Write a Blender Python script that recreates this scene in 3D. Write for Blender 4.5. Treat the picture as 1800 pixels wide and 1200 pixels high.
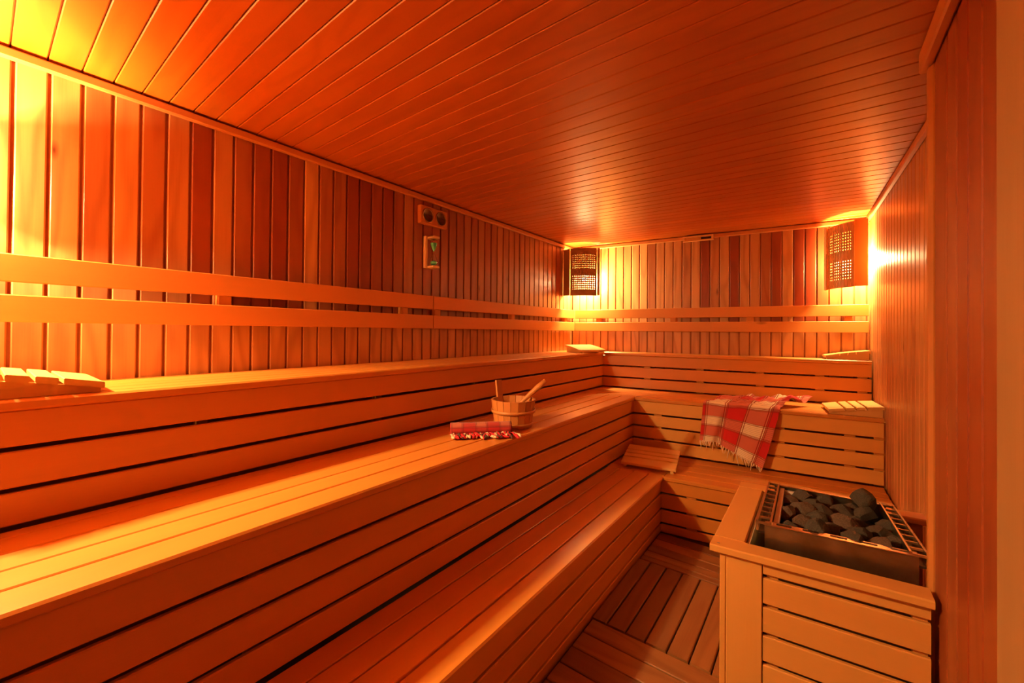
import bpy, bmesh, math, random
from mathutils import Vector, Matrix, noise
random.seed(7)
for o in list(bpy.data.objects): bpy.data.objects.remove(o)
SC = bpy.context.scene

# ---------------------------------------------------------------- frame
# room measured in units of U metres; camera stands at x = y = 0
U = 0.87; ZF = -0.185
def P(x, y, z): return Vector((x*U, y*U, (z-ZF)*U))
A = -2.5727; ZC = 2.582; K = 0.1171          # left wall x, ceiling z, skew of the back wall
def SK(x, yy): return yy + K*(x-A)           # y on lines that run along the back wall

# ---------------------------------------------------------------- camera
f = 706.98; yaw = .6424; pit = .0084; rol = .0088
F = Vector((-math.sin(yaw)*math.cos(pit), math.cos(yaw)*math.cos(pit), math.sin(pit)))
R = Vector((math.cos(yaw), math.sin(yaw), 0)); Up = R.cross(F)
R2 = R*math.cos(rol)+Up*math.sin(rol); U2 = -R*math.sin(rol)+Up*math.cos(rol)
cd = bpy.data.cameras.new('camera'); cam = bpy.data.objects.new('camera', cd); SC.collection.objects.link(cam)
M = Matrix((R2, U2, -F)).transposed().to_4x4(); M.translation = P(0, 0, 1.4693); cam.matrix_world = M
cd.sensor_width = 36; cd.lens = f/1800*36; cd.shift_x = -(905.22-900)/1800; cd.shift_y = -(600-577.22)/1800
cd.clip_start = 0.02; cd.clip_end = 50
SC.camera = cam

# ---------------------------------------------------------------- world, exposure
w = bpy.data.worlds.new('world'); SC.world = w; w.use_nodes = True
w.node_tree.nodes['Background'].inputs[0].default_value = (1, .5, .2, 1)
w.node_tree.nodes['Background'].inputs[1].default_value = 0.0
vs = SC.view_settings; vs.view_transform = 'Standard'; vs.look = 'None'; vs.gamma = 1; vs.exposure = 0.34
try: vs.use_curve_mapping = False
except Exception: pass

LAMP_COL = (1.0, .67, .28)
LAMP_W = {'left': 145, 'right': 145, 'front': 330}      # point lamp power inside each bulb, watts

# ---------------------------------------------------------------- materials
def newmat(name):
    m = bpy.data.materials.new(name); m.use_nodes = True
    return m, m.node_tree.nodes, m.node_tree.links, m.node_tree.nodes['Principled BSDF']
def math_(N, L, op, a, b=None, c=None, clamp=False):
    n = N.new('ShaderNodeMath'); n.operation = op; n.use_clamp = clamp
    for i, v in enumerate((a, b, c)):
        if v is None: continue
        if isinstance(v, (int, float)): n.inputs[i].default_value = v
        else: L.new(v, n.inputs[i])
    return n.outputs[0]
def mix_(N, L, fac, c1, c2, blend='MIX'):
    n = N.new('ShaderNodeMix'); n.data_type = 'RGBA'; n.blend_type = blend
    for s, v in ((n.inputs['Factor'], fac), (n.inputs['A'], c1), (n.inputs['B'], c2)):
        if isinstance(v, (int, float)): s.default_value = v
        elif isinstance(v, tuple): s.default_value = (*v, 1)
        else: L.new(v, s)
    return n.outputs['Result']
def wood(name, light, dark, grain=.35, rough=.5, coat=0.0, knots=0.0, rings=26, fib=.25, gcol=None, crough=.25):
    m, N, L, b = newmat(name)
    uv = N.new('ShaderNodeUVMap'); uv.uv_map = 'UVMap'
    at = N.new('ShaderNodeAttribute'); at.attribute_name = 'tone'
    def nz(sx, sy, det, dist=0):
        mp = N.new('ShaderNodeMapping'); mp.inputs['Scale'].default_value = (sx, sy, 1); L.new(uv.outputs[0], mp.inputs[0])
        n = N.new('ShaderNodeTexNoise'); n.inputs['Scale'].default_value = 1; n.inputs['Detail'].default_value = det
        n.inputs['Distortion'].default_value = dist; L.new(mp.outputs[0], n.inputs['Vector']); return n.outputs['Fac']
    big = nz(1.1, 7, 1.5, .25)
    r = math_(N, L, 'MULTIPLY', big, rings); r = math_(N, L, 'SINE', r)
    r = math_(N, L, 'MULTIPLY_ADD', r, .5, .5); r = math_(N, L, 'POWER', r, 2.2)
    fibre = nz(5, 190, 3)
    blot = nz(2.5, 9, 2)
    g = math_(N, L, 'MULTIPLY', r, grain)
    g = math_(N, L, 'ADD', g, math_(N, L, 'MULTIPLY', math_(N, L, 'SUBTRACT', fibre, .5), fib*2))
    g = math_(N, L, 'ADD', g, math_(N, L, 'MULTIPLY', math_(N, L, 'SUBTRACT', blot, .5), .45), clamp=True)
    base = mix_(N, L, at.outputs['Fac'], light, dark)
    if gcol is None: gcol = tuple(c*k for c, k in zip(dark, (.75, .62, .5)))
    col = mix_(N, L, g, base, mix_(N, L, .55, base, gcol))
    if knots:
        mp = N.new('ShaderNodeMapping'); mp.inputs['Scale'].default_value = (4.2, 12, 1); L.new(uv.outputs[0], mp.inputs[0])
        v = N.new('ShaderNodeTexVoronoi'); v.inputs['Scale'].default_value = 1; v.inputs['Randomness'].default_value = 1
        L.new(mp.outputs[0], v.inputs['Vector'])
        dn = math_(N, L, 'ADD', v.outputs['Distance'], math_(N, L, 'MULTIPLY', math_(N, L, 'SUBTRACT', blot, .5), .25))
        k = math_(N, L, 'SUBTRACT', 1, math_(N, L, 'MULTIPLY', dn, 5.5), clamp=True)
        sp = N.new('ShaderNodeSeparateColor'); L.new(v.outputs['Color'], sp.inputs[0])
        sel = math_(N, L, 'GREATER_THAN', sp.outputs[0], 1-knots)
        k = math_(N, L, 'MULTIPLY', k, sel)
        col = mix_(N, L, k, col, tuple(c*.45 for c in dark))
    L.new(col, b.inputs['Base Color'])
    b.inputs['Roughness'].default_value = rough
    b.inputs['Coat Weight'].default_value = coat; b.inputs['Coat Roughness'].default_value = crough
    bp = N.new('ShaderNodeBump'); bp.inputs['Strength'].default_value = .12; bp.inputs['Distance'].default_value = .002
    L.new(g, bp.inputs['Height']); L.new(bp.outputs[0], b.inputs['Normal'])
    return m
def plain(name, col, rough=.5, metal=0.0, noise_amt=0.0, nscale=30, col2=None, bump=0.0, coat=0.0):
    m, N, L, b = newmat(name)
    b.inputs['Roughness'].default_value = rough; b.inputs['Metallic'].default_value = metal
    b.inputs['Coat Weight'].default_value = coat
    tc = N.new('ShaderNodeTexCoord'); n = N.new('ShaderNodeTexNoise'); n.inputs['Scale'].default_value = nscale
    n.inputs['Detail'].default_value = 5; L.new(tc.outputs['Object'], n.inputs['Vector'])
    c2 = col2 or tuple(c*(1-noise_amt) for c in col)
    fac = math_(N, L, 'MULTIPLY_ADD', n.outputs['Fac'], 2.4, -.7, clamp=True)
    L.new(mix_(N, L, fac, col, c2), b.inputs['Base Color'])
    if bump:
        bp = N.new('ShaderNodeBump'); bp.inputs['Strength'].default_value = bump; bp.inputs['Distance'].default_value = .004
        L.new(n.outputs['Fac'], bp.inputs['Height']); L.new(bp.outputs[0], b.inputs['Normal'])
    return m
MW = wood('wall_cladding_wood', (.78, .42, .15), (.27, .04, .006), grain=.6, rough=.42, knots=.06, coat=.12)
MC = wood('ceiling_cladding_wood', (.52, .135, .010), (.42, .10, .007), grain=.5, rough=.36, coat=.22, crough=.34, rings=34)
MB_ = wood('bench_wood', (.69, .265, .042), (.63, .225, .033), grain=.22, rough=.4, coat=.3, rings=14, fib=.16, knots=.03)
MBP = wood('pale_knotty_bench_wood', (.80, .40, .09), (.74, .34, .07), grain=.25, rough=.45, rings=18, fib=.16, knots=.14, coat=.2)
MR = wood('backrest_wood', (.70, .27, .05), (.64, .23, .04), grain=.2, rough=.5, rings=12, fib=.14, knots=.06)
MT = wood('trim_wood', (.62, .24, .055), (.52, .18, .04), grain=.25, rough=.5, rings=14)
MH = wood('heater_guard_wood', (.80, .40, .10), (.74, .34, .08), grain=.2, rough=.5, rings=12, fib=.14, knots=.03)
MF = wood('floor_duckboard_wood', (.36, .15, .045), (.18, .065, .02), grain=.55, rough=.55, rings=30, fib=.3)
MP = wood('headrest_wood', (.76, .44, .14), (.7, .36, .10), grain=.18, rough=.5, rings=12)
MS = wood('lamp_shade_wood', (.42, .2, .075), (.26, .11, .04), grain=.3, rough=.5, rings=16)
MJ = wood('door_casing_wood', (.40, .22, .085), (.3, .15, .05), grain=.3, rough=.6, rings=16)
MK = wood('bucket_wood', (.64, .26, .065), (.54, .19, .045), grain=.2, rough=.45, rings=12)
MI = wood('warm_pine_wood', (.86, .62, .30), (.8, .52, .24), grain=.15, rough=.5)
MDARK = plain('dark_cavity_board', (.05, .022, .012), .9)
MSLAB = plain('concrete_floor', (.10, .055, .03), .8, noise_amt=.4, nscale=8)
MLINER = plain('pale_liner_board', (.74, .66, .42), .7, noise_amt=.1)
MSTEEL = plain('stained_stainless_steel', (.42, .42, .38), .36, 1.0, nscale=9, col2=(.22, .18, .13))
MRAIL = plain('bright_steel_rail', (.70, .62, .50), .28, 1.0, noise_amt=.3, nscale=25)
MSTONE = plain('dark_heater_stone', (.085, .075, .06), .82, noise_amt=.55, nscale=16, bump=.9)
MSTONE2 = plain('reddish_heater_stone', (.15, .10, .07), .85, noise_amt=.5, nscale=14, bump=.9)
MDIAL = plain('bronze_dial_face', (.16, .075, .035), .3, .55, noise_amt=.3, nscale=60)
MDIALR = plain('bronze_dial_ring', (.34, .17, .07), .28, .9, noise_amt=.2)
MNEEDLE = plain('dark_needle', (.02, .012, .01), .4)
MSAND = plain('green_sand', (.16, .92, .55), .8, noise_amt=.1, nscale=200)
MSOCK = plain('ceramic_socket', (.75, .7, .6), .4)
MSCREW = plain('screw_steel', (.6, .52, .4), .3, 1.0)
def glassmat():
    m, N, L, b = newmat('clear_glass'); b.inputs['Base Color'].default_value = (1, 1, 1, 1)
    b.inputs['Roughness'].default_value = .02; b.inputs['Transmission Weight'].default_value = 1; b.inputs['IOR'].default_value = 1.3
    return m
MGLASS = glassmat()
def bulbmat():
    m, N, L, b = newmat('lit_bulb_glass'); b.inputs['Base Color'].default_value = (1, .9, .7, 1)
    b.inputs['Emission Color'].default_value = (1, .72, .38, 1); b.inputs['Emission Strength'].default_value = 30
    return m
MBULB = bulbmat()
def plaid(name, per, red, redl, cream, line, ratio=(.5, .5)):
    m, N, L, b = newmat(name); b.inputs['Roughness'].default_value = .9; b.inputs['Sheen Weight'].default_value = .2
    uv = N.new('ShaderNodeUVMap'); uv.uv_map = 'UVMap'; s = N.new('ShaderNodeSeparateXYZ'); L.new(uv.outputs[0], s.inputs[0])
    def stripes(o):
        p = math_(N, L, 'FRACT', math_(N, L, 'DIVIDE', o, per))
        cr = math_(N, L, 'COMPARE', p, .27, .185)
        bd = None                                                       # thin lines at both band edges
        for c in (.035, .075, .47, .51, .545):
            k = math_(N, L, 'COMPARE', p, c, .008); bd = k if bd is None else math_(N, L, 'MAXIMUM', bd, k)
        wh = math_(N, L, 'MAXIMUM', math_(N, L, 'COMPARE', p, .055, .012), math_(N, L, 'COMPARE', p, .49, .012))
        return p, math_(N, L, 'MAXIMUM', cr, wh), bd
    pu, cu, lu = stripes(s.outputs[0]); pv, cv, lv = stripes(s.outputs[1])
    both = math_(N, L, 'MULTIPLY', math_(N, L, 'ADD', cu, cv), .5)
    r = N.new('ShaderNodeValToRGB'); r.color_ramp.interpolation = 'LINEAR'
    e = r.color_ramp.elements; e[0].position = 0; e[0].color = (*red, 1); e[1].position = 1; e[1].color = (*cream, 1)
    x = r.color_ramp.elements.new(.5); x.color = (*redl, 1); L.new(both, r.inputs[0])
    fine = math_(N, L, 'COMPARE', math_(N, L, 'FRACT', math_(N, L, 'MULTIPLY', pv, 17)), .5, .12)
    fine = math_(N, L, 'MULTIPLY', fine, cv)
    ln = math_(N, L, 'MAXIMUM', math_(N, L, 'MAXIMUM', lu, lv), math_(N, L, 'MULTIPLY', fine, .55))
    L.new(mix_(N, L, math_(N, L, 'MULTIPLY', ln, .75), r.outputs[0], line), b.inputs['Base Color'])
    return m
MTOWEL = plaid('red_cream_checked_cotton', .20, (.62, .012, .014), (.66, .16, .10), (.90, .74, .50), (.16, .04, .015))
MROLL = plaid('red_striped_cotton', .13, (.46, .008, .010), (.46, .03, .02), (.50, .13, .07), (.05, .006, .008))
MFR_C = plain('cream_fringe_cotton', (.80, .58, .36), .9); MFR_R = plain('red_fringe_cotton', (.66, .02, .03), .9)
MFR_D = plain('dark_fringe_cotton', (.10, .04, .03), .9)

# ---------------------------------------------------------------- mesh builder
def ident(p): return p
class MB:
    """collects shapes; build() links them as one mesh object"""
    def __init__(s): s.v = []; s.f = []; s.uv = []; s.t = []; s.mi = []; s.sm = []
    def face(s, idx, uv, tone, mi=0, smooth=False): s.f.append(idx); s.uv += uv; s.t.append(tone); s.mi.append(mi); s.sm.append(smooth)
    def box(s, x0, x1, y0, y1, z0, z1, axis='x', ch=.0035, tone=None, fn=ident, mi=0, seg=1, uvo=None):
        lo = [x0, y0, z0]; hi = [x1, y1, z1]
        if tone is None: tone = random.random()
        ai = 'xyz'.index(axis); bi, ci = [i for i in range(3) if i != ai]
        ch = min(ch, (hi[bi]-lo[bi])*.45, (hi[ci]-lo[ci])*.45)
        b0, b1, c0, c1 = lo[bi], hi[bi], lo[ci], hi[ci]
        if ch > 0: ring = [(b0+ch, c0), (b1-ch, c0), (b1, c0+ch), (b1, c1-ch), (b1-ch, c1), (b0+ch, c1), (b0, c1-ch), (b0, c0+ch)]
        else: ring = [(b0, c0), (b1, c0), (b1, c1), (b0, c1)]
        n = len(ring); base = len(s.v); ou, ov = uvo or (random.random()*40, random.random()*40)
        for k in range(seg+1):
            a = lo[ai]+(hi[ai]-lo[ai])*k/seg
            for (b, c) in ring:
                p = [0, 0, 0]; p[ai] = a; p[bi] = b; p[ci] = c; s.v.append(fn(Vector(p)))
        flip = (ai == 1)
        per = [0]
        for i in range(n):
            q, r = ring[i], ring[(i+1) % n]; per.append(per[-1]+math.hypot(q[0]-r[0], q[1]-r[1]))
        for k in range(seg):
            a0 = lo[ai]+(hi[ai]-lo[ai])*k/seg; a1 = lo[ai]+(hi[ai]-lo[ai])*(k+1)/seg
            for i in range(n):
                j = (i+1) % n
                q = [base+k*n+i, base+k*n+j, base+(k+1)*n+j, base+(k+1)*n+i]
                u = [(ou+a0, ov+per[i]), (ou+a0, ov+per[i+1]), (ou+a1, ov+per[i+1]), (ou+a1, ov+per[i])]
                if not flip: q.reverse(); u.reverse()
                s.face(q, u, tone, mi)
        for k, rev in ((0, flip), (seg, not flip)):
            q = [base+k*n+i for i in range(n)]; u = [(ou+ring[i][0]*.2, ov+ring[i][1]) for i in range(n)]
            if not rev: pass
            else: q.reverse(); u.reverse()
            s.face(q if k == 0 else q, u, tone, mi)
    def grid(s, fn, nu, nv, su=1, sv=1, tone=.3, mi=0, smooth=True, skip=None, uvfn=None, cu=False):
        base = len(s.v)
        for j in range(nv+1):
            for i in range(nu+1): s.v.append(fn(i/nu, j/nv))
        for j in range(nv):
            for i in range(nu):
                if skip and skip(i, j): continue
                a = base+j*(nu+1)+i
                q = [a, a+1, a+nu+2, a+nu+1]
                uv = [(ii/nu*su, jj/nv*sv) for ii, jj in ((i, j), (i+1, j), (i+1, j+1), (i, j+1))]
                if uvfn: uv = [uvfn(*t) for t in uv]
                s.face(q, uv, tone, mi, smooth)
    def lathe(s, prof, c, n=28, tone=.4, mi=0, fn=ident, smooth=True, vert=True):
        base = len(s.v)
        for (r, z) in prof:
            for i in range(n):
                a = 2*math.pi*i/n; s.v.append(fn(Vector((c[0]+r*math.cos(a), c[1]+r*math.sin(a), c[2]+z))))
        L = 0
        for k in range(len(prof)-1):
            dl = math.hypot(prof[k+1][0]-prof[k][0], prof[k+1][1]-prof[k][1])
            for i in range(n):
                j = (i+1) % n
                r = max(prof[k][0], .01)
                u0, u1 = i/n*6.28*r, (i+1)/n*6.28*r
                uv = [(L, u0), (L, u1), (L+dl, u1), (L+dl, u0)]
                s.face([base+k*n+i, base+k*n+j, base+(k+1)*n+j, base+(k+1)*n+i], uv, tone, mi, smooth)
            L += dl
    def tube(s, pts, rad, n=6, tone=.4, mi=0):
        base = len(s.v); m = len(pts)
        for k, p in enumerate(pts):
            d = (pts[min(k+1, m-1)]-pts[max(k-1, 0)]).normalized()
            a = d.cross(Vector((0, 0, 1)));
            if a.length < .01: a = d.cross(Vector((1, 0, 0)))
            a.normalize(); b = d.cross(a); r = rad[k] if isinstance(rad, (list, tuple)) else rad
            for i in range(n):
                t = 2*math.pi*i/n; s.v.append(p+a*math.cos(t)*r+b*math.sin(t)*r)
        L = 0
        for k in range(m-1):
            dl = (pts[k+1]-pts[k]).length
            for i in range(n):
                j = (i+1) % n
                s.face([base+k*n+i, base+k*n+j, base+(k+1)*n+j, base+(k+1)*n+i], [(L, i/n*.05), (L, (i+1)/n*.05), (L+dl, (i+1)/n*.05), (L+dl, i/n*.05)], tone, mi, True)
            L += dl
        s.face([base+i for i in range(n)][::-1], [(0, 0)]*n, tone, mi); s.face([base+(m-1)*n+i for i in range(n)], [(0, 0)]*n, tone, mi)
    def poly(s, pts2, y0, y1, tone=.3, mi=0, fn=ident):
        """prism: outline (x,z), from y0 to y1"""
        base = len(s.v); n = len(pts2); ou, ov = random.random()*9, random.random()*9
        for y in (y0, y1):
            for (x, z) in pts2: s.v.append(fn(Vector((x, y, z))))
        s.face([base+i for i in range(n)], [(ou+p[0], ov+p[1]) for p in pts2], tone, mi)
        s.face([base+n+i for i in range(n)][::-1], [(ou+p[0], ov+p[1]) for p in pts2][::-1], tone, mi)
        for i in range(n):
            j = (i+1) % n; a, b = pts2[i], pts2[j]; d = math.hypot(a[0]-b[0], a[1]-b[1])
            s.face([base+j, base+i, base+n+i, base+n+j], [(ou+d, ov), (ou, ov), (ou, ov+y1-y0), (ou+d, ov+y1-y0)], tone, mi)
    def build(s, name, mats, parent=None, origin=None, local=False, mods=()):
        """room coordinates -> world; local=True keeps the shape around its own origin"""
        me = bpy.data.meshes.new(name)
        if local: vv = [(p[0]*U, p[1]*U, p[2]*U) for p in s.v]; o0 = Vector((0, 0, 0))
        else:
            if parent is not None:
                o0 = parent.location.copy()
                if parent.parent is not None: o0 = o0+parent.parent.location
            elif origin is not None: o0 = P(*origin)
            else: o0 = Vector((0, 0, 0))
            vv = [P(p[0], p[1], p[2])-o0 for p in s.v]
        me.from_pydata([tuple(p) for p in vv], [], s.f)
        uvl = me.uv_layers.new(name='UVMap'); fl = []
        for a in s.uv: fl += [a[0]*U, a[1]*U]
        uvl.data.foreach_set('uv', fl)
        at = me.attributes.new('tone', 'FLOAT', 'FACE'); at.data.foreach_set('value', s.t)
        mats = mats if isinstance(mats, (list, tuple)) else [mats]
        for m in mats: me.materials.append(m)
        me.polygons.foreach_set('material_index', s.mi); me.polygons.foreach_set('use_smooth', s.sm)
        bm = bmesh.new(); bm.from_mesh(me); bmesh.ops.recalc_face_normals(bm, faces=bm.faces); bm.to_mesh(me); bm.free()
        me.update()
        o = bpy.data.objects.new(name, me); SC.collection.objects.link(o)
        if parent is not None: o.parent = parent
        elif not local: o.location = o0
        for kind, kw in mods:
            md = o.modifiers.new(kind.lower(), kind)
            for k, v in kw.items(): setattr(md, k, v)
        return o
def thing(name, label, cat, loc, rotz=0, group=None):
    o = bpy.data.objects.new(name, None); SC.collection.objects.link(o); o.location = P(*loc); o.rotation_euler = (0, 0, rotz)
    o.empty_display_size = .05
    return tag(o, label, cat, group)
def tag(o, label, cat, group=None):
    o['label'] = label; o['category'] = cat
    if group: o['group'] = group
    return o
def struct(o): o['kind'] = 'structure'; return o

# ================================================================ SETTING
FY = -0.58                                    # front wall, behind the camera
NX = 0.355                                    # near right wall face
def RX(y): return .407+(5.0-y)*.0353          # far right wall face
G = .0955                                     # cladding pitch
# --- left wall: one board between neighbouring seams
tl = {0: .12, 1: .10, 2: .62, 3: .28, 4: .72, 5: .5, 6: .95, 7: .55, 8: .8, 9: .92, 10: .95, 11: .85, 12: .12}
b = MB(); i = -9
while True:
    y0 = .0737+G*i; y1 = y0+G
    if y0 > 4.7: break
    t = tl.get(i, .82+random.uniform(-.1, .14) if i < 24 else .7+random.uniform(-.12, .15))
    if i < 0: t = .25+random.random()*.3
    if i == 20: t = .6
    y1c = min(y1, 4.7); y0c = max(y0, FY)
    b.box(A-.014, A, y0c+.0045, y1c-.0045, 1.56, ZC, 'z', .005, t)
    b.box(A-.014, A, y0c+.0045, y1c-.0045, 1.0, 1.56, 'z', .005, .34+random.uniform(-.1, .12))
    i += 1
b.box(A-.03, A-.012, FY, 4.75, ZF, ZC, 'z', 0, .85)
struct(b.build('wall_left', MW))
# --- back wall
tb = [.2, .2, .35, .3, .22, .12, .72, .32, .36, .4, .62, .32, 1.0, .6, .38, 1.0, .45, .5, .8, .95, .32, 1, 1, .92, .75, .5, .5, .5, .5]
b = MB()
def backfn(p): return Vector((p.x, SK(p.x, p.y), p.z))
for k in range(-5, 30):
    x0 = -2.191+G*k; x1 = x0+G
    if x0 > .43: break
    t = tb[k] if 0 <= k < len(tb) else .25
    x0 = max(x0, A); x1 = min(x1, .43)
    if x1-x0 < .02: continue
    b.box(x0+.0045, x1-.0045, 4.7, 4.714, 1.56, ZC, 'z', .005, t, backfn)
    b.box(x0+.0045, x1-.0045, 4.7, 4.714, 1.0, 1.56, 'z', .005, .35+random.uniform(-.08, .1), backfn)
b.box(A, .46, 4.712, 4.73, ZF, ZC, 'z', 0, .85, backfn)
struct(b.build('wall_back', MW))
# --- far right wall (slightly splayed)
b = MB()
def rfn(p): return Vector((p.x+RX(p.y), p.y, p.z))
y = 2.2; 
while y < 5.05:
    y1 = min(y+.1, 5.06)
    b.box(0, .014, y+.004, y1-.004, ZF, ZC, 'z', .005, .5+random.uniform(-.15, .15), rfn); y += .1
b.box(.012, .03, 2.1, 5.1, ZF, ZC, 'z', 0, .85, rfn)
struct(b.build('wall_right', MW))
# --- near right wall, standing further in, with its corner bead
b = MB()
ys = [2.14, 1.962, 1.846, 1.728, 1.603, 1.478, 1.355, 1.235]
while ys[-1] > FY: ys.append(ys[-1]-.12)
for a_, b_ in zip(ys, ys[1:]):
    b.box(NX, NX+.014, b_+.004, a_-.004, ZF, ZC, 'z', .005, .96+random.uniform(-.12, .12))
b.box(NX+.012, NX+.03, FY, 2.19, ZF, ZC, 'z', 0, .85)
b.box(NX+.012, RX(2.2)+.02, 2.175, 2.19, ZF, ZC, 'z', 0, .6)
struct(b.build('wall_right_near', MW))
b = MB(); b.box(NX-.014, NX+.03, 2.146, 2.20, ZF, ZC, 'z', .012, .35)
struct(b.build('trim_1', MT))
b = MB(); b.box(A-.03, NX+.03, FY-.02, FY, ZF, ZC, 'z', 0, .5)
x = A
while x < NX: b.box(x+.004, min(x+.1, NX)-.004, FY, FY+.012, ZF, ZC, 'z', .005, .5+random.uniform(-.2, .2)); x += .1
struct(b.build('wall_front', MW))
# --- ceiling boards: square to the left wall near the camera, turning parallel to the back wall
b = MB()
GC = .0975
def kc(y): 
    t = min(max((y-1.2)/3.4, 0), 1); return K*t*t*(3-2*t)
i = -9
while True:
    y0 = .065+GC*i; y1 = y0+GC
    if y0 > 4.75: break
    def cfn(p, y0=y0, y1=y1):
        s_ = (p.y-y0)/(y1-y0); k = kc(y0)*(1-s_)+kc(y1)*s_
        return Vector((p.x, p.y+k*(p.x-A), p.z))
    if y0 > FY-.05:
        b.box(A-.01, .56, y0+.0018, y1-.0018, ZC, ZC+.014, 'x', .0032, random.random(), cfn)
    i += 1
b.box(A-.05, .6, FY-.05, 5.35, ZC+.012, ZC+.03, 'x', 0, .9)
struct(b.build('ceiling', MC))
b = MB(); b.box(A-.05, .6, FY-.05, 5.35, ZF-.03, ZF-.001, 'x', 0, .5)
struct(b.build('floor', MSLAB))
# --- ceiling trims
b = MB(); b.box(A+.002, A+.033, FY+.02, 4.70, 2.531, 2.571, 'y', .006, .6); struct(b.build('trim_2', MT))
b = MB(); b.box(A+.034, .40, 4.668, 4.699, 2.533, 2.574, 'x', .006, .3, backfn); struct(b.build('trim_3', MT))
b = MB(); b.box(-.032, -.001, 2.21, 4.97, 2.533, 2.574, 'y', .006, .5, rfn); struct(b.build('trim_4', MT))
b = MB(); b.box(NX-.034, NX-.002, FY+.02, 2.20, 2.49, 2.572, 'y', .006, .6); struct(b.build('trim_5', MT))
# --- door casing board close to the camera on the right
b = MB(); b.box(NX-.045, NX-.001, .2, 1.315, ZF+.002, ZC-.1, 'z', .008, .4); struct(b.build('trim_6', MJ))

# ================================================================ LAMPS
def make_bulb(parent, loc, key, socket=True):
    b = MB(); b.lathe([(.004, -.034), (.017, -.031), (.027, -.016), (.030, 0), (.026, .016), (.016, .032), (.012, .042), (.012, .052)], loc, 20)
    bu = b.build('bulb', MBULB, parent)
    b = MB(); b.lathe([(.001, .05), (.016, .052), (.018, .06), (.018, .095), (.03, .10), (.03, .108), (.001, .11)], loc, 20)
    b.build('socket', MSOCK, parent)
    return bu
def shade_panel(p0, p1, bulge, z0, z1, low=None):
    """curved shade with two fields of square holes, spanning p0 -> p1"""
    b = MB(); a = Vector((p0[0], p0[1])); c = Vector((p1[0], p1[1])); d = c-a; nrm = Vector((d.y, -d.x)).normalized()
    if nrm.dot(-a) < 0: nrm = -nrm                       # bulge towards the room
    nu, nv = 41, 68
    def fn(s_, t_):
        q = a+d*s_+nrm*bulge*math.sin(math.pi*s_); zb = low(s_) if low else z0; return Vector((q.x, q.y, zb+(z1-zb)*t_))
    def skip(i, j):
        if i % 3 != 1 or i < 2 or i > 38: return False
        return (9 <= j < 30 and j % 3 == 0) or (39 <= j < 60 and j % 3 == 0)
    b.grid(fn, nu, nv, .4, (z1-z0), .5, skip=skip, smooth=True, uvfn=lambda u, v: (v, u))
    return b
lamp_info = []
# left corner
t = thing('corner_lamp', 'dark wooden corner lamp with pierced curved shade, in the left back corner', 'lamp', (-2.4, 4.45, 1.92))
b = shade_panel((-2.455, 4.42), (-2.175, 4.585), .045, 1.925, 2.515)
b.build('lamp_shade', MS, t, mods=(('SOLIDIFY', dict(thickness=.004, offset=0)),))
def plank(b, p0, p1, z0, z1, th, tone):
    a = Vector((p0[0], p0[1], 0)); c = Vector((p1[0], p1[1], 0)); d = (c-a); n = Vector((d.y, -d.x, 0)).normalized()*th; L_ = d.length; d.normalize()
    b.box(0, L_, 0, 1, z0, z1, 'z', 0, tone, fn=lambda p: Vector((a.x+d.x*p.x+n.x*p.y, a.y+d.y*p.x+n.y*p.y, p.z)))
b = MB(); plank(b, (-2.565, 4.46), (-2.457, 4.415), 1.93, 2.51, .012, .5); b.build('side_board', MS, t)
b = MB(); plank(b, (-2.172, 4.588), (-2.145, 4.575), 1.93, 2.515, -.02, .1); b.build('edge_batten', MS, t)
make_bulb(t, (-2.335, 4.575, 2.135), 'left'); lamp_info.append(((-2.335, 4.575, 2.135), 'left'))
b = MB(); b.box(-2.41, -2.26, 4.60, 4.62, 2.19, 2.26, 'x', .002, .5); b.box(-2.36, -2.31, 4.545, 4.62, 2.245, 2.26, 'y', .002, .5); b.box(-2.41, -2.385, 4.60, 4.715, 2.2, 2.25, 'y', 0, .5); b.build('bracket', MS, t)
# right corner
t = thing('corner_lamp', 'wooden corner lamp with pierced slatted shade, in the right back corner beside the glare', 'lamp', (.2, 4.85, 1.9))
b = shade_panel((.092, 4.955), (.275, 4.735), .03, 1.905, 2.50)
b.build('lamp_shade', MR, t, mods=(('SOLIDIFY', dict(thickness=.004, offset=0)),))
b = MB()
for q in range(10):                                # thin upright ribs on the shade
    s_ = (q+.3)/10; a = Vector((.092, 4.955)); c = Vector((.275, 4.735)); d = c-a; nr = Vector((d.y, -d.x)).normalized()
    if nr.dot(-a) < 0: nr = -nr
    m_ = a+d*s_+nr*(.03*math.sin(math.pi*s_)+.003)
    b.box(m_.x-.002, m_.x+.002, m_.y-.002, m_.y+.002, 1.91, 2.495, 'z', 0, .1)
b.build('rib', MP, t)
b = MB(); plank(b, (.277, 4.733), (.372, 4.745), 1.91, 2.51, -.012, .6); b.build('side_board', MR, t)
b = MB(); plank(b, (.074, 4.962), (.09, 4.945), 1.90, 2.51, .016, .1); b.build('edge_batten', MP, t)
make_bulb(t, (.325, 4.90, 2.165), 'right'); lamp_info.append(((.325, 4.90, 2.165), 'right'))
b = MB(); b.box(.25, .36, 4.94, 4.955, 2.23, 2.29, 'x', .002, .5); b.box(.305, .345, 4.87, 4.955, 2.275, 2.29, 'y', .002, .5); b.box(.25, .27, 4.94, 5.03, 2.24, 2.28, 'y', 0, .5); b.build('bracket', MS, t)
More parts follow.
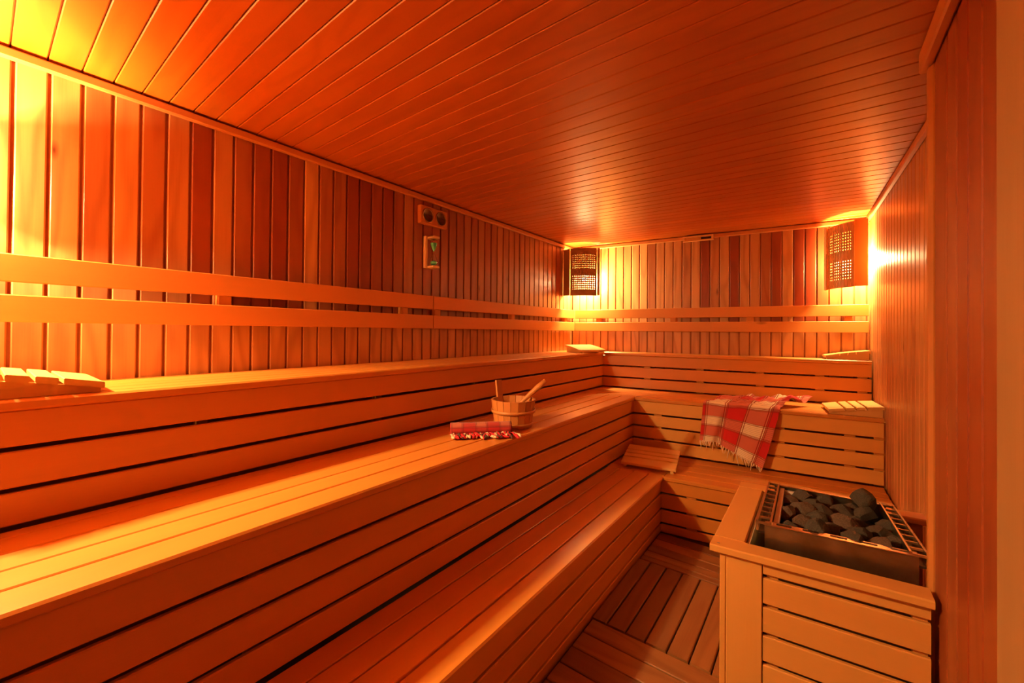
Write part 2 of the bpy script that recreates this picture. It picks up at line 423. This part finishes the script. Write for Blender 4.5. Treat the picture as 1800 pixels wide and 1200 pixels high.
# the lamp of the front left corner, just outside the picture
FB = (-2.475, -.30, 2.12)
t = thing('corner_lamp', 'pierced wooden corner lamp in the front left corner, beyond the left edge', 'lamp', (-2.4, -.3, 1.93))
b = shade_panel((-2.54, -.045), (-2.10, -.42), .05, 1.94, 2.245, lambda s_: 1.94+.15*min(max((s_-.05)/.12, 0), 1))  # unseen shade, cut low and stepped up to let light onto guard and benches
b.build('lamp_shade', MS, t, mods=(('SOLIDIFY', dict(thickness=.004, offset=0)),))
b = MB(); plank(b, (-2.095, -.42), (-2.09, FY+.02), 2.10, 2.22, .012, .5); b.build('side_board', MS, t)
make_bulb(t, FB, 'front'); lamp_info.append((FB, 'front'))
b = MB(); b.box(-2.50, -2.41, -.40, -.385, 2.19, 2.25, 'x', .002, .5); b.box(-2.475, -2.435, -.385, -.27, 2.235, 2.25, 'y', .002, .5); b.box(-2.50, -2.48, FY+.012, -.40, 2.2, 2.24, 'y', 0, .5); b.build('bracket', MS, t)
for loc, key in lamp_info:
    ld = bpy.data.lights.new('bulb_light_'+key, 'POINT'); ld.energy = LAMP_W[key]; ld.color = LAMP_COL; ld.shadow_soft_size = .045
    lo = bpy.data.objects.new('bulb_light', ld); lo.location = P(*loc); SC.collection.objects.link(lo)

# ================================================================ BACKRESTS
def backrest(name, label, ya, yb, posts, along_back=False):
    if not along_back:
        t = thing(name, label, 'backrest', (A+.05, (ya+yb)/2, 1.49))
        for z0, z1 in ((1.647, 1.757), (1.49, 1.598)):
            b = MB(); b.box(A+.049, A+.0695, ya, yb, z0, z1, 'y', .004, .4); b.build('board', MR, t)
        for y in posts:
            b = MB(); b.box(A+.001, A+.0485, y-.03, y+.03, 1.50, 1.745, 'z', .003, .3); b.build('spacer_block', MR, t)
    else:
        t = thing(name, label, 'backrest', ((ya+yb)/2, SK((ya+yb)/2, 4.64), 1.49))
        for z0, z1 in ((1.647, 1.757), (1.49, 1.598)):
            b = MB(); b.box(ya, yb, 4.630, 4.651, z0, z1, 'x', .004, .5, backfn); b.build('board', MR, t)
        for x in posts:
            b = MB(); b.box(x-.03, x+.03, 4.6515, 4.699, 1.50, 1.745, 'z', .003, .3, backfn); b.build('spacer_block', MR, t)
backrest('backrest', 'long two-board backrest on the left wall, nearer run', FY+.05, 2.228, (-.3, .79, 1.965))
backrest('backrest', 'two-board backrest on the left wall, farther run beyond the board joint', 2.236, 4.628, (2.30, 3.34, 4.45))
backrest('backrest', 'two-board backrest across the back wall between the corner lamps', A+.075, .394, (-2.2, -1.32, -.56, .25), True)

# ================================================================ BENCHES
RIGHT_GAP = .012
def bench_left(label, xw, xn, yc, zt, gaps, zb, seams, y0=FY+.02, depthfix=0):
    """xw: back edge of the seat, xn: nosing edge, yc: inner corner, gaps: z of the dark lines in the riser"""
    t = thing('sauna_bench', label, 'bench', ((xw+xn)/2, 1.9, zb), group=None)
    xs = [xw]+seams+[xn]; b = MB()
    ye = yc+K*0+.022
    for k, (a_, c_) in enumerate(zip(xs, xs[1:])):
        last = k == len(xs)-2
        if last: continue
        yy = ye+K*((a_+c_)/2-xn)
        b.box(a_+.0036, c_-.0036, y0, yy, zt-.026, zt, 'y', .003)
    b.build('seat_slats', MB_, t)
    a_, c_ = xs[-2], xs[-1]
    b = MB(); b.box(a_+.0025, c_, y0, ye-.004, zt-.034, zt, 'y', .007, .35); b.build('nosing_board', MB_, t)
    zz = [zt-.035]+gaps+[zb]; b = MB()
    for k, (h, l) in enumerate(zip(zz, zz[1:])):
        top = h-(.008 if k else .001); bot = l+(.008 if k < len(zz)-2 else .012)
        b.box(xn-.04, xn-.019, y0, yc+.018, bot, top, 'y', .004, random.uniform(.2, .8))
    b.build('riser_boards', MB_, t)
    for y in (-.3, .6, 1.5, 2.4, 3.2):
        if y < yc-.1: b = MB(); b.box(xn-.18, xn-.136, y-.02, y+.02, zb+.003, zt-.035, 'z', 0, .5); b.build('support_post', MB_, t)
    return t
def bench_back(label, yn, yw, xn, xb, zt, gaps, zb, seams, posts, rm=None):
    """lines along the back wall; yn, yw, seams are y at x = A before the skew"""
    t = thing('sauna_bench', label, 'bench', (-.4, SK(-.4, (yn+yw)/2), zb))
    def xr(yy): return RX(SK(.42, yy))-RIGHT_GAP
    b = MB(); ys_ = [yn]+seams+[yw]
    for k, (a_, c_) in enumerate(zip(ys_, ys_[1:])):
        if k == 0: continue
        b.box(xb, xr(c_), a_+.0036, c_-.0036, zt-.026, zt, 'x', .003, None, backfn)
    b.box(xb, xn-.002, yn+.026, ys_[1]-.0025, zt-.026, zt, 'x', .003, .5, backfn)
    b.build('seat_slats', MB_, t)
    b = MB(); b.box(xn+.003, xr(yn), ys_[0], ys_[1]-.0025, zt-.034, zt, 'x', .007, .3, backfn); b.build('nosing_board', MB_, t)
    zz = [zt-.035]+gaps+[zb]; b = MB()
    for k, (h, l) in enumerate(zip(zz, zz[1:])):
        top = h-(.008 if k else .001); bot = l+(.008 if k < len(zz)-2 else .012)
        b.box(xn-.0185, xr(yn), yn+.019, yn+.04, bot, top, 'x', .004, random.uniform(.2, .8), backfn)
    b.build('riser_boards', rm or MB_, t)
    for x in posts: b = MB(); b.box(x-.035, x+.035, yn+.041, yn+.085, zb+.003, zt-.035, 'z', 0, .2, backfn); b.build('support_post', MB_, t)
    return t
YU, YM, YL = 4.5127-K*(-2.0376-A), 3.9746-K*(-1.4601-A), 3.391-K*(-1.004-A)
bench_left('top tier bench running along the left wall', A+.006, -2.0376, 4.5127, 1.238, [1.079, .947], .823, [-2.46, -2.34, -2.225, -2.12])
bench_back('short-depth top tier bench across the back wall', YU, 4.694, -2.0376, A+.006, 1.238, [1.079, .947], .823, [YU+.085, YU+.165], (-1.55, -1.0, -.45, .03, .34))
bench_left('middle tier bench on the left with the bucket on it', -2.053, -1.4601, 3.9746, .823, [.6616, .5412, .4187], .29, [-1.985, -1.855, -1.728, -1.60])
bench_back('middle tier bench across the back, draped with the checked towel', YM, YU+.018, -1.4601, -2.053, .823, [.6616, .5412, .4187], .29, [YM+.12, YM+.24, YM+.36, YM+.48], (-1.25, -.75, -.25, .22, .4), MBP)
bench_left('lowest tier bench on the left beside the floor duckboards', -1.477, -1.004, 3.391, .29, [.148, .018, -.10], ZF, [-1.366, -1.247, -1.125])
bench_back('lowest tier bench across the back behind the heater guard', YL, YM+.018, -1.004, -1.477, .29, [.148, .018, -.10], ZF, [YL+.125, YL+.25, YL+.375, YL+.5], (-.8, -.4, .1, .35))
# ================================================================ FLOOR DUCKBOARDS
def duckboard(label, x0, x1, y0, y1, along, seams, frame=True, tones=None):
    t = thing('duckboard', label, 'duckboard', ((x0+x1)/2, (y0+y1)/2, ZF+.001))
    b = MB()
    ss = seams
    for k, (a_, c_) in enumerate(zip(ss, ss[1:])):
        tn = tones[k] if tones else random.uniform(0, .9)
        if along == 'y': b.box(a_+.004, c_-.004, y0, y1, ZF+.022, ZF+.045, 'y', .004, tn)
        else: b.box(x0, x1, a_+.004, c_-.004, ZF+.022, ZF+.045, 'x', .004, tn)
    b.build('slats', MF, t)
    for q in (.12, .88):
        b = MB()
        if along == 'y': b.box(x0+.005, x1-.005, y0+(y1-y0)*q-.02, y0+(y1-y0)*q+.02, ZF+.001, ZF+.0215, 'x', 0, .6)
        else: b.box(x0+(x1-x0)*q-.02, x0+(x1-x0)*q+.02, y0+.005, y1-.005, ZF+.001, ZF+.0215, 'y', 0, .6)
        b.build('batten', MF, t)
duckboard('wooden floor duckboard with lengthwise slats, between the two crosswise ones', -1.0, -.345, 2.108, 2.852, 'y', [-1.015, -.925, -.818, -.713, -.602, -.496, -.395, -.345], tones=[.6, .75, .85, .6, .25, -.3, -.2])  # slat tones hold painted light: shaded slats on the left, lit ones right
duckboard('crosswise-slatted floor duckboard at the foot of the back benches', -1.0, -.345, 2.86, 3.33, 'x', [2.862, 2.92, 3.0, 3.095, 3.21, 3.33])
duckboard('crosswise-slatted floor duckboard nearest the bottom edge', -1.0, -.345, .25, 2.10, 'x', [.25+.1233*k for k in range(16)])

# ================================================================ HEATER GUARD
KB = .085
def gfn(p): return Vector((p.x, p.y+KB*(p.x+.36), p.z))
HZ = .54; gx0, gx1 = -.375, .336; gy0, gy1 = 1.955, 2.90
t = thing('heater_guard', 'slatted wooden guard box around the heater, open on top', 'heater guard', (-.02, 2.4, ZF))
b = MB(); b.box(gx0, gx1, gy0, gy0+.10, HZ-.032, HZ, 'x', .005, .3, gfn); b.build('top_rail', MH, t)
b = MB(); b.box(gx0, gx0+.125, gy0+.102, gy1-.10, HZ-.032, HZ, 'y', .005, .1, gfn); b.build('top_rail', MH, t)
b = MB(); b.box(gx0, .45, gy1-.098, gy1, HZ-.032, HZ, 'x', .005, .5, gfn); b.build('top_rail', MH, t)
b = MB(); b.box(gx0+.06, gx0+.195, gy0+.030, gy0+.052, ZF+.002, HZ-.033, 'z', .003, .2, gfn); b.build('corner_post', MH, t)
b = MB(); b.box(gx0+.035, gx0+.059, gy0+.030, gy1-.03, ZF+.002, HZ-.033, 'z', .003, .5, gfn); b.build('side_panel', MH, t)
b = MB(); zz = [HZ-.034, .445, .322, .202, .081, -.04, ZF+.002]
for k, (h, l) in enumerate(zip(zz, zz[1:])):
    b.box(gx0+.198, gx1-.005, gy0+.034, gy0+.054, l+.0075, h-(.0075 if k else 0), 'x', .004, random.uniform(.1, .9), gfn)
b.build('front_boards', MH, t)
b = MB(); b.box(gx0+.21, gx0+.25, gy0+.056, gy0+.09, ZF+.002, HZ-.034, 'z', 0, .4, gfn); b.build('support_post', MH, t)
b = MB(); b.box(gx1-.05, gx1-.01, gy0+.056, gy0+.09, ZF+.002, HZ-.034, 'z', 0, .4, gfn); b.build('support_post', MH, t)
b = MB(); b.box(gx0+.035, .44, gy1-.055, gy1-.033, ZF+.002, HZ-.033, 'x', .003, .5, gfn); b.build('back_panel', MH, t)
b = MB(); b.box(gx0+.128, gx0+.140, gy0+.13, gy1-.11, ZF+.1, HZ-.012, 'z', 0, .5, gfn); b.build('liner_panel', MLINER, t)
b = MB()
for (x, y) in ((gx0+.03, gy0+.03),): b.lathe([(.001, .0015), (.006, .001), (.007, -.002)], (x, gfn(Vector((x, y, 0))).y, HZ), 10)
b.build('screw', MSCREW, t)

# ================================================================ HEATER
KH = .125; hz = .62; hx0, hx1, hy0, hy1 = -.215, .31, 2.118, 2.715
def hfn(p): return Vector((p.x+(.03*(p.x-hx0)/(hx1-hx0)*(hy1-p.y)/(hy1-hy0)*1.4), p.y+KH*(p.x-hx0)*(1-.85*(p.y-hy0)/(hy1-hy0)), p.z))
t = thing('sauna_heater', 'steel electric heater with an open stone tray, inside the wooden guard', 'heater', (.04, 2.42, ZF))
b = MB()
b.box(hx0+.03, hx1-.03, hy0, hy0+.006, 0, hz-.006, 'x', .001, .5, hfn)
b.box(hx0+.03, hx1-.03, hy1-.006, hy1, 0, hz, 'x', .001, .5, hfn)
b.box(hx0+.03, hx0+.036, hy0, hy1, 0, hz-.03, 'y', .001, .5, hfn)
b.box(hx1-.036, hx1-.03, hy0, hy1, 0, hz-.03, 'y', .001, .5, hfn)
b.box(hx0+.036, hx1-.036, hy0+.006, hy1-.006, .46, .47, 'x', 0, .5, hfn)
b.box(hx0+.05, hx1-.05, hy0+.05, hy1-.05, 0, .02, 'x', 0, .5, hfn)
b.build('casing', MSTEEL, t)
for sx in (0, 1):                                   # legs
    for sy in (0, 1):
        b = MB(); x = hx0+.05 if sx == 0 else hx1-.09; y = hy0+.02 if sy == 0 else hy1-.06
        b.box(x, x+.04, y, y+.04, ZF+.001, .0, 'z', 0, .5, hfn); b.build('leg', MSTEEL, t)
b = MB(); b.box(hx0+.03, hx1-.03, hy0-.002, hy0+.04, hz-.005, hz, 'x', .001, .5, hfn); b.build('front_rim', MRAIL, t)
for k in range(5):
    x = hx0+.07+k*.088; b = MB(); b.box(x, x+.052, hy0+.018, hy0+.03, hz+.0002, hz+.0022, 'x', 0, .5, hfn); b.build('rim_slot', MNEEDLE, t)

b = MB(); b.box(hx0+.03, hx1-.03, hy1-.02, hy1+.001, hz+.0005, hz+.006, 'x', .001, .5, hfn); b.build('back_rim', MRAIL, t)
for sx, xa in ((0, hx0), (1, hx1-.055)):            # slotted side collars
    b = MB(); n = 9
    b.box(xa, xa+.008, hy0+.002, hy1, hz-.035, hz+.012, 'y', .001, .5, hfn)
    b.box(xa+.047, xa+.055, hy0+.002, hy1, hz-.035, hz+.012, 'y', .001, .5, hfn)
    for k in range(n+1):
        y = hy0+.006+(hy1-hy0-.012)*k/n; b.box(xa+.008, xa+.047, y-.006, y+.004, hz-.004, hz+.006, 'x', .001, .5, hfn)
    b.build('air_grille', MRAIL, t)
    b = MB(); b.box(xa+.008, xa+.047, hy0+.004, hy1-.004, hz-.045, hz-.036, 'y', 0, .5, hfn); b.build('air_duct', MNEEDLE, t)
b = MB(); b.box(hx0+.058, hx0+.078, hy0+.05, hy1-.03, hz-.03, hz-.003, 'y', .001, .5, hfn); b.build('heat_shield', MSOCK, t)
b = MB(); b.box(hx0+.08, hx0+.2, hy1-.05, hy1-.022, hz-.04, hz-.012, 'x', .001, .5, hfn); b.build('heat_shield', MSOCK, t)

# ---- stones: every one a thing of its own
stones = []
def stone_mesh(seed, mat):
    bm = bmesh.new(); bmesh.ops.create_icosphere(bm, subdivisions=3, radius=1)
    rnd = random.Random(seed); planes = []
    for _ in range(11):
        d = Vector((rnd.uniform(-1, 1), rnd.uniform(-1, 1), rnd.uniform(-1, 1))).normalized(); planes.append((d, rnd.uniform(.52, .85)))
    for v in bm.verts:
        for d, h in planes:
            e = v.co.dot(d)-h
            if e > 0: v.co -= d*e
        v.co += v.co.normalized()*.05*noise.noise(v.co*3+Vector((seed*3, 0, 0)))
    me = bpy.data.meshes.new('sauna_stone'); bm.to_mesh(me); bm.free(); me.materials.append(mat); return me
sm = [stone_mesh(k, MSTONE if k % 4 else MSTONE2) for k in range(8)]
def stone(x, y, z, r, k, label, rot=None, flat=.72):
    o = bpy.data.objects.new('sauna_stone', sm[k % 8]); SC.collection.objects.link(o)
    q = hfn(Vector((x, y, z))); o.location = P(q.x, q.y, q.z); o.scale = (r*U*1.25, r*U, r*U*flat)
    o.rotation_euler = rot or (random.uniform(-.4, .4), random.uniform(-.4, .4), random.uniform(0, 6.28))
    tag(o, label, 'stone', 'stones heaped in the heater'); return o
rs = random.Random(3)
rows = ['front row', 'second row from the front', 'third row from the front', 'third row from the back', 'second row from the back', 'back row']
cols = ['leftmost', 'second from the left', 'second from the right', 'rightmost']
for r_ in range(6):
    for c_ in range(4):
        x = hx0+.125+.098*c_+(.022 if r_ % 2 else -.012)+rs.uniform(-.016, .016); y = hy0+.080+.093*r_+rs.uniform(-.014, .014)
        z = .592+rs.uniform(-.014, .012); rad = rs.uniform(.042, .057); k = rs.randrange(8); fl = .8; rot = None
        lab = 'dark heater stone, %s in the %s' % (cols[c_], rows[r_])
        if (r_, c_) == (5, 3): z, rad, k, fl, lab = .645, .056, 5, 1.0, 'tallest black stone, peaking out at the back right of the heater heap'; x -= .02
        if (r_, c_) == (0, 1): z, rad, k, fl, lab = .605, .054, 6, 1.0, 'large wedge-shaped stone at the front of the heater heap, left of its middle'
        if (r_, c_) == (0, 3): y += .012; rad, lab = .05, 'broad rounded stone in the front right corner of the heater heap'
        stone(x, y, z, rad, k, lab, rot, fl)
for r_ in range(6):
    for c_ in range(4):
        stone(hx0+.11+.095*c_, hy0+.06+.098*r_, .525, .047, rs.randrange(8), 'dark heater stone in the lower layer, under the upper stones')
# ================================================================ HEADRESTS
def headrest(label, loc, rotz, L=.34, W=.36, mirror=False, hi=.088, lo=.036, slw=(.10, .052, .052, .10), cut=None):
    """wedge of four slats; slats run along local y, profile rises along local x"""
    t = thing('headrest', label, 'headrest', loc, rotz, None)
    def h(x):
        s_ = x/L; s_ = 1-s_ if mirror else s_
        return lo+(hi-lo)*(1.35*s_-.35*s_*s_)
    gap = (L-sum(slw))/3
    x = 0
    for w_ in slw:
        b = MB(); x0, x1 = x, x+w_
        def fn(p, x0=x0, x1=x1):
            u = (p.x-x0)/(x1-x0); return Vector((p.x, p.y, p.z+h(x0)*(1-u)+h(x1)*u))
        b.box(x0, x1, 0, W, -.022, 0, 'y', .003, random.uniform(.1, .7), fn); b.build('slat', MP, t, local=True)
        x += w_+gap
    for y in (.02, W-.045):
        pts = [(.008, 0), (L-.008, 0)]+[(L-.008-(L-.016)*k/10, h(L-.008-(L-.016)*k/10)-.0235) for k in range(11)]
        b = MB(); b.poly(pts, y, y+.024, .5); b.build('side_rail', MP, t, local=True)
    return t
# local x -> world y for the one on the left wall bench (slats reach away from the wall)
headrest('wooden slatted headrest with glaring white-lit top, at the left edge of the top bench', (-2.065, -.058, 1.2395), math.pi/2, L=.338, W=.40, mirror=True, hi=.094, lo=.036)
headrest('wooden headrest in the far left corner of the top bench, under the left lamp', (-1.93, 4.32, 1.2395), math.radians(152), L=.30, W=.36, hi=.085)
headrest('wooden headrest at the right wall on the top bench, topmost on the right', (.075, SK(.075, YU)+.012, 1.2395), math.atan(K), L=.325, W=.225)
headrest('wooden headrest at the right wall on the middle bench, right of the checked towel', (.085, SK(.085, YM)+.012, .8245), math.atan(K), L=.345, W=.36)
headrest('dark wooden headrest on the lowest bench in its far left corner', (-.93, 3.49, .2915), math.radians(99), L=.36, W=.45, hi=.11, lo=.045)

# ================================================================ BUCKET AND LADLE
bc = (-1.665, 2.215, .8245)
t = thing('sauna_bucket', 'round stave bucket with one tall handle stave, on the middle bench', 'bucket', bc)
n = 18
for k in range(n):
    a0 = 2*math.pi*k/n+.01; a1 = 2*math.pi*(k+1)/n-.01; b = MB(); tn = random.uniform(.5, .8)
    hgt = .185 if k != 8 else .30
    rb, rt = .128, .152; th = .013; base = len(b.v)
    for (zz_, rr) in ((0, rb), (.185, rt), (hgt, rt+(hgt-.185)*.13)):
        for ang in (a0, a1):
            for r_ in (rr, rr-th): b.v.append(Vector((r_*math.cos(ang), r_*math.sin(ang), zz_)))
    for l in range(2 if hgt > .185 else 1):
        o0 = base+l*4; o1 = o0+4
        for q in ((0, 2), (3, 1), (2, 3), (1, 0)):
            b.face([o0+q[0], o0+q[1], o1+q[1], o1+q[0]], [(0, k*.05), (0, k*.05+.045), (.2, k*.05+.045), (.2, k*.05)], tn)
    tp = base+(8 if hgt > .185 else 4)
    b.face([tp, tp+2, tp+3, tp+1], [(0, 0)]*4, tn); b.face([base+1, base+3, base+2, base], [(0, 0)]*4, tn)
    b.build('stave', MK, t, local=True)
b = MB(); b.lathe([(.001, .012), (.114, .012), (.114, .026), (.001, .026)], (0, 0, 0), 32); b.build('bottom_board', MK, t, local=True)
b = MB(); b.lathe([(.1455, .098), (.150, .098), (.152, .118), (.1475, .118)], (0, 0, 0), 40); b.build('hoop', MK, t, local=True)
b = MB(); b.lathe([(.1305, .012), (.135, .012), (.138, .034), (.1335, .034)], (0, 0, 0), 40); b.build('hoop', MK, t, local=True)
t = thing('ladle', 'wooden ladle leaning in the stave bucket, handle up to the right', 'ladle', (bc[0], bc[1], bc[2]+.03))
hd = [Vector((-.02, .02, .075)), Vector((.02, .055, .12)), Vector((.075, .10, .185)), Vector((.115, .135, .232)), Vector((.155, .168, .275))]
b = MB(); b.tube(hd, [.013, .013, .017, .021, .019], 10, .5); b.build('handle', MK, t, local=True)
b = MB(); b.lathe([(.001, 0), (.03, .004), (.045, .03), (.045, .06), (.040, .06), (.038, .03), (.001, .01)], (-.045, .0, .015), 20, .5); b.build('bowl', MK, t, local=True)

# ================================================================ ROLLED TOWEL
r0 = Vector((-1.815, 1.765, .8245)); r1 = Vector((-1.555, 2.045, .8245))
t = thing('rolled_towel', 'rolled red striped towel lying against the bucket on the middle bench', 'towel', tuple((r0+r1)/2))
b = MB(); ax = (r1-r0); Lr = ax.length; ax.normalize(); sd = Vector((ax.y, -ax.x, 0)); RR = .043
def roll(s_, t_):
    ang = t_*2*math.pi*2.7; r = RR*(1-.18*t_)*(1+.05*noise.noise(Vector((s_*4, t_*6, 0))))
    sag = .9
    return r0+ax*(s_*Lr)+sd*math.sin(ang+2.2)*r*1.1+Vector((0, 0, RR*sag+math.cos(ang+2.2)*r*sag))
b.grid(roll, 30, 90, Lr, RR*2*math.pi*2.7, .3, uvfn=lambda u, v: (u, v)); b.build('cloth', MROLL, t, mods=(('SOLIDIFY', dict(thickness=.002, offset=-1)),))
for mat, sel in ((MFR_C, 0), (MFR_R, 1), (MFR_D, 2)):
    b = MB(); rf = random.Random(sel+11)
    for k in range(46):
        which = 0 if k % 3 == 0 else (1 if (k % 3 == 1 or k % 6 == 2) else 2)
        if which != sel: continue
        s_ = k/46; p = r0+ax*(s_*(Lr+.02))+sd*.034+Vector((0, 0, .012))
        pts = [p]; ln = rf.uniform(.07, .135)
        dirv = (sd+ax*rf.uniform(-.5, .8)).normalized()
        for q in range(1, 5):
            pts.append(p+dirv*ln*q/4+ax*rf.uniform(-.006, .006)+Vector((0, 0, (-.002 if q > 1 else .004)+rf.uniform(-.003, .007))))
        b.tube(pts, [.004, .006, .007, .0095, .004], 6, .4)
    o = b.build('fringe', mat, t)
b = MB()
b.grid(lambda s_, t_: r0+ax*(s_*Lr)+sd*(.02+t_*.045)+Vector((0, 0, .014-.009*t_+.004*noise.noise(Vector((s_*14, t_*4, 3))))), 40, 6, Lr, .05, .3)
b.build('loose_end', MROLL, t, mods=(('SOLIDIFY', dict(thickness=.002, offset=-1)),))

# ================================================================ DRAPED TOWEL
t = thing('checked_towel', 'red and cream checked towel hanging over the middle back bench', 'towel', (-.55, SK(-.55, YM), .826))
b = MB(); NU, NV = 90, 110
TL, TR = -.835, -.245
def towel(s_, t_):
    # t_ 0..0.4 bunched on the seat (far to edge), 0.4..1 hanging
    if t_ < .42:
        q = t_/.42; back = (1-q)
        x = TL+(TR-TL)*s_+back*(.16+.06*s_)+.02*noise.noise(Vector((s_*3, q*3, 1)))
        yl = YM+.012+back*.34
        amp = .006+.062*min(1, back*2.0)*(.3+.7*s_)
        z = .828+.004+amp*(1+noise.noise(Vector((s_*5+back*2, back*4, 7.3))))+.034*abs(noise.noise(Vector((s_*9, back*7, 2))))*min(1, back*4+.4)
        if back < .08: z -= 0
        z -= .0*back
    else:
        q = (t_-.42)/.58
        L_ = .345+.175*(max(0, (s_-.28))/.72) if s_ > .28 else .345-.02*s_
        drop = q*L_
        xs_ = (1-q)*(TL+(TR-TL)*s_)+q*((TL-.022)+(-.36-(TL-.022))*s_)
        x = xs_+.006*math.sin(q*3+s_*7)
        fold = -.034*min(q*2, 1)*(1-math.exp(-((s_-.34+.03*q)/.05)**2))
        yl = YM-.010-.010*math.sin(min(q*6, 1.57))-.018*q*abs(math.sin(s_*6.5+.3))-.004*math.sin(s_*23+q*4)*q+fold
        z = .8305-drop+.004*math.sin(s_*14)*(1-q)
        z += .012*math.exp(-(q*9))*max(0, noise.noise(Vector((s_*7, 0, 3))))
    return Vector((x, SK(x, yl), z))
b.grid(towel, NU, NV, .62, .90, .3, uvfn=lambda u, v: (u*.62+(.05*max(0, v-.42) if u > .34 else -.02*v), v*.86))
b.build('cloth', MTOWEL, t, mods=(('SOLIDIFY', dict(thickness=.003, offset=0)),))
b = MB(); rf = random.Random(5)
for k in range(26):
    s_ = (k+.5)/26; p = towel(s_, 1.0); pts = [p+Vector((0, 0, .006))]; ln = rf.uniform(.02, .05) if k % 3 else rf.uniform(.06, .10); dx = rf.uniform(-.012, .014)
    for q in range(1, 5): pts.append(p+Vector((dx*q/4*1.5, -.002, -ln*q/4)))
    b.tube(pts, [.006, .0055, .004, .003, .001], 6, .4)
b.build('fringe', MFR_C, t)

# ================================================================ THERMOMETER, SAND TIMER, VENT
t = thing('thermometer', 'wooden thermometer and hygrometer box with two round bronze dials, high on the left wall', 'thermometer', (A+.001, 2.25, 2.345))
b = MB(); b.box(A+.001, A+.044, 2.115, 2.395, 2.338, 2.485, 'y', .006, .4); b.build('casing', MT, t)
for y in (2.185, 2.325):
    q = lambda p, y=y: Vector((A+.044+p.z, y+p.x, 2.412+p.y))
    b = MB(); b.lathe([(.001, .001), (.052, .001), (.052, .003)], (0, 0, 0), 32, fn=q); d_ = b.build('dial', MDIAL, t)
    b = MB(); b.lathe([(.050, .0), (.050, .006), (.054, .008), (.058, .006), (.059, 0)], (0, 0, 0), 32, fn=q); b.build('bezel', MDIALR, d_)
    b = MB(); b.box(A+.048, A+.0495, y-.003, y+.040, 2.411, 2.415, 'y', 0, .5); b.build('needle', MNEEDLE, d_)
t2 = thing('sand_timer', 'wall hourglass with green sand on a pale wooden bracket, below the thermometer', 'hourglass', (A+.001, 2.235, 1.99))
b = MB(); b.box(A+.001, A+.028, 2.175, 2.200, 1.985, 2.245, 'z', .004, .2)
b.build('back_bar', MI, t2)
for z0 in (1.985, 2.226):
    b = MB(); b.box(A+.002, A+.095, 2.201, 2.27, z0, z0+.018, 'x', .004, .2); b.build('bracket_arm', MI, t2)
gc = (A+.060, 2.236, 2.115)
prof = [(.003, -.106), (.022, -.104), (.030, -.088), (.029, -.065), (.018, -.03), (.006, -.008), (.004, 0), (.006, .008), (.018, .03), (.029, .065), (.030, .088), (.022, .104), (.003, .106)]
b = MB(); b.lathe(prof, gc, 24); b.build('glass', MGLASS, t2, mods=(('SOLIDIFY', dict(thickness=.0016, offset=-1)),))
b = MB(); b.lathe([(.001, .006), (.0145, .032), (.0245, .062), (.026, .076), (.001, .078)], gc, 24); b.build('sand', MSAND, t2)
b = MB(); b.lathe([(.001, -.1), (.019, -.1), (.0262, -.087), (.0262, -.078), (.014, -.070), (.001, -.066)], gc, 24); b.build('sand', MSAND, t2)

t = thing('ceiling_vent', 'small wooden sliding vent at the top of the back wall', 'vent', (-1.05, SK(-1.05, 4.64), 2.52))
b = MB()
def vbox(x0, x1, z0, z1, y0=4.635, y1=4.667, tone=.2): b.box(x0, x1, y0, y1, z0, z1, 'x', .002, tone, backfn)
vbox(-1.215, -.905, 2.548, 2.566); vbox(-1.215, -.905, 2.506, 2.520); vbox(-1.215, -1.195, 2.5205, 2.5475); vbox(-.925, -.905, 2.5205, 2.5475)
b.build('frame', MP, t)
b = MB(); b.box(-1.194, -1.03, 4.645, 4.655, 2.521, 2.547, 'x', .001, .2, backfn); b.build('slider', MP, t)
b = MB(); b.box(-1.194, -.926, 4.659, 4.666, 2.521, 2.547, 'x', 0, .2, backfn); b.build('opening', MDARK, t)
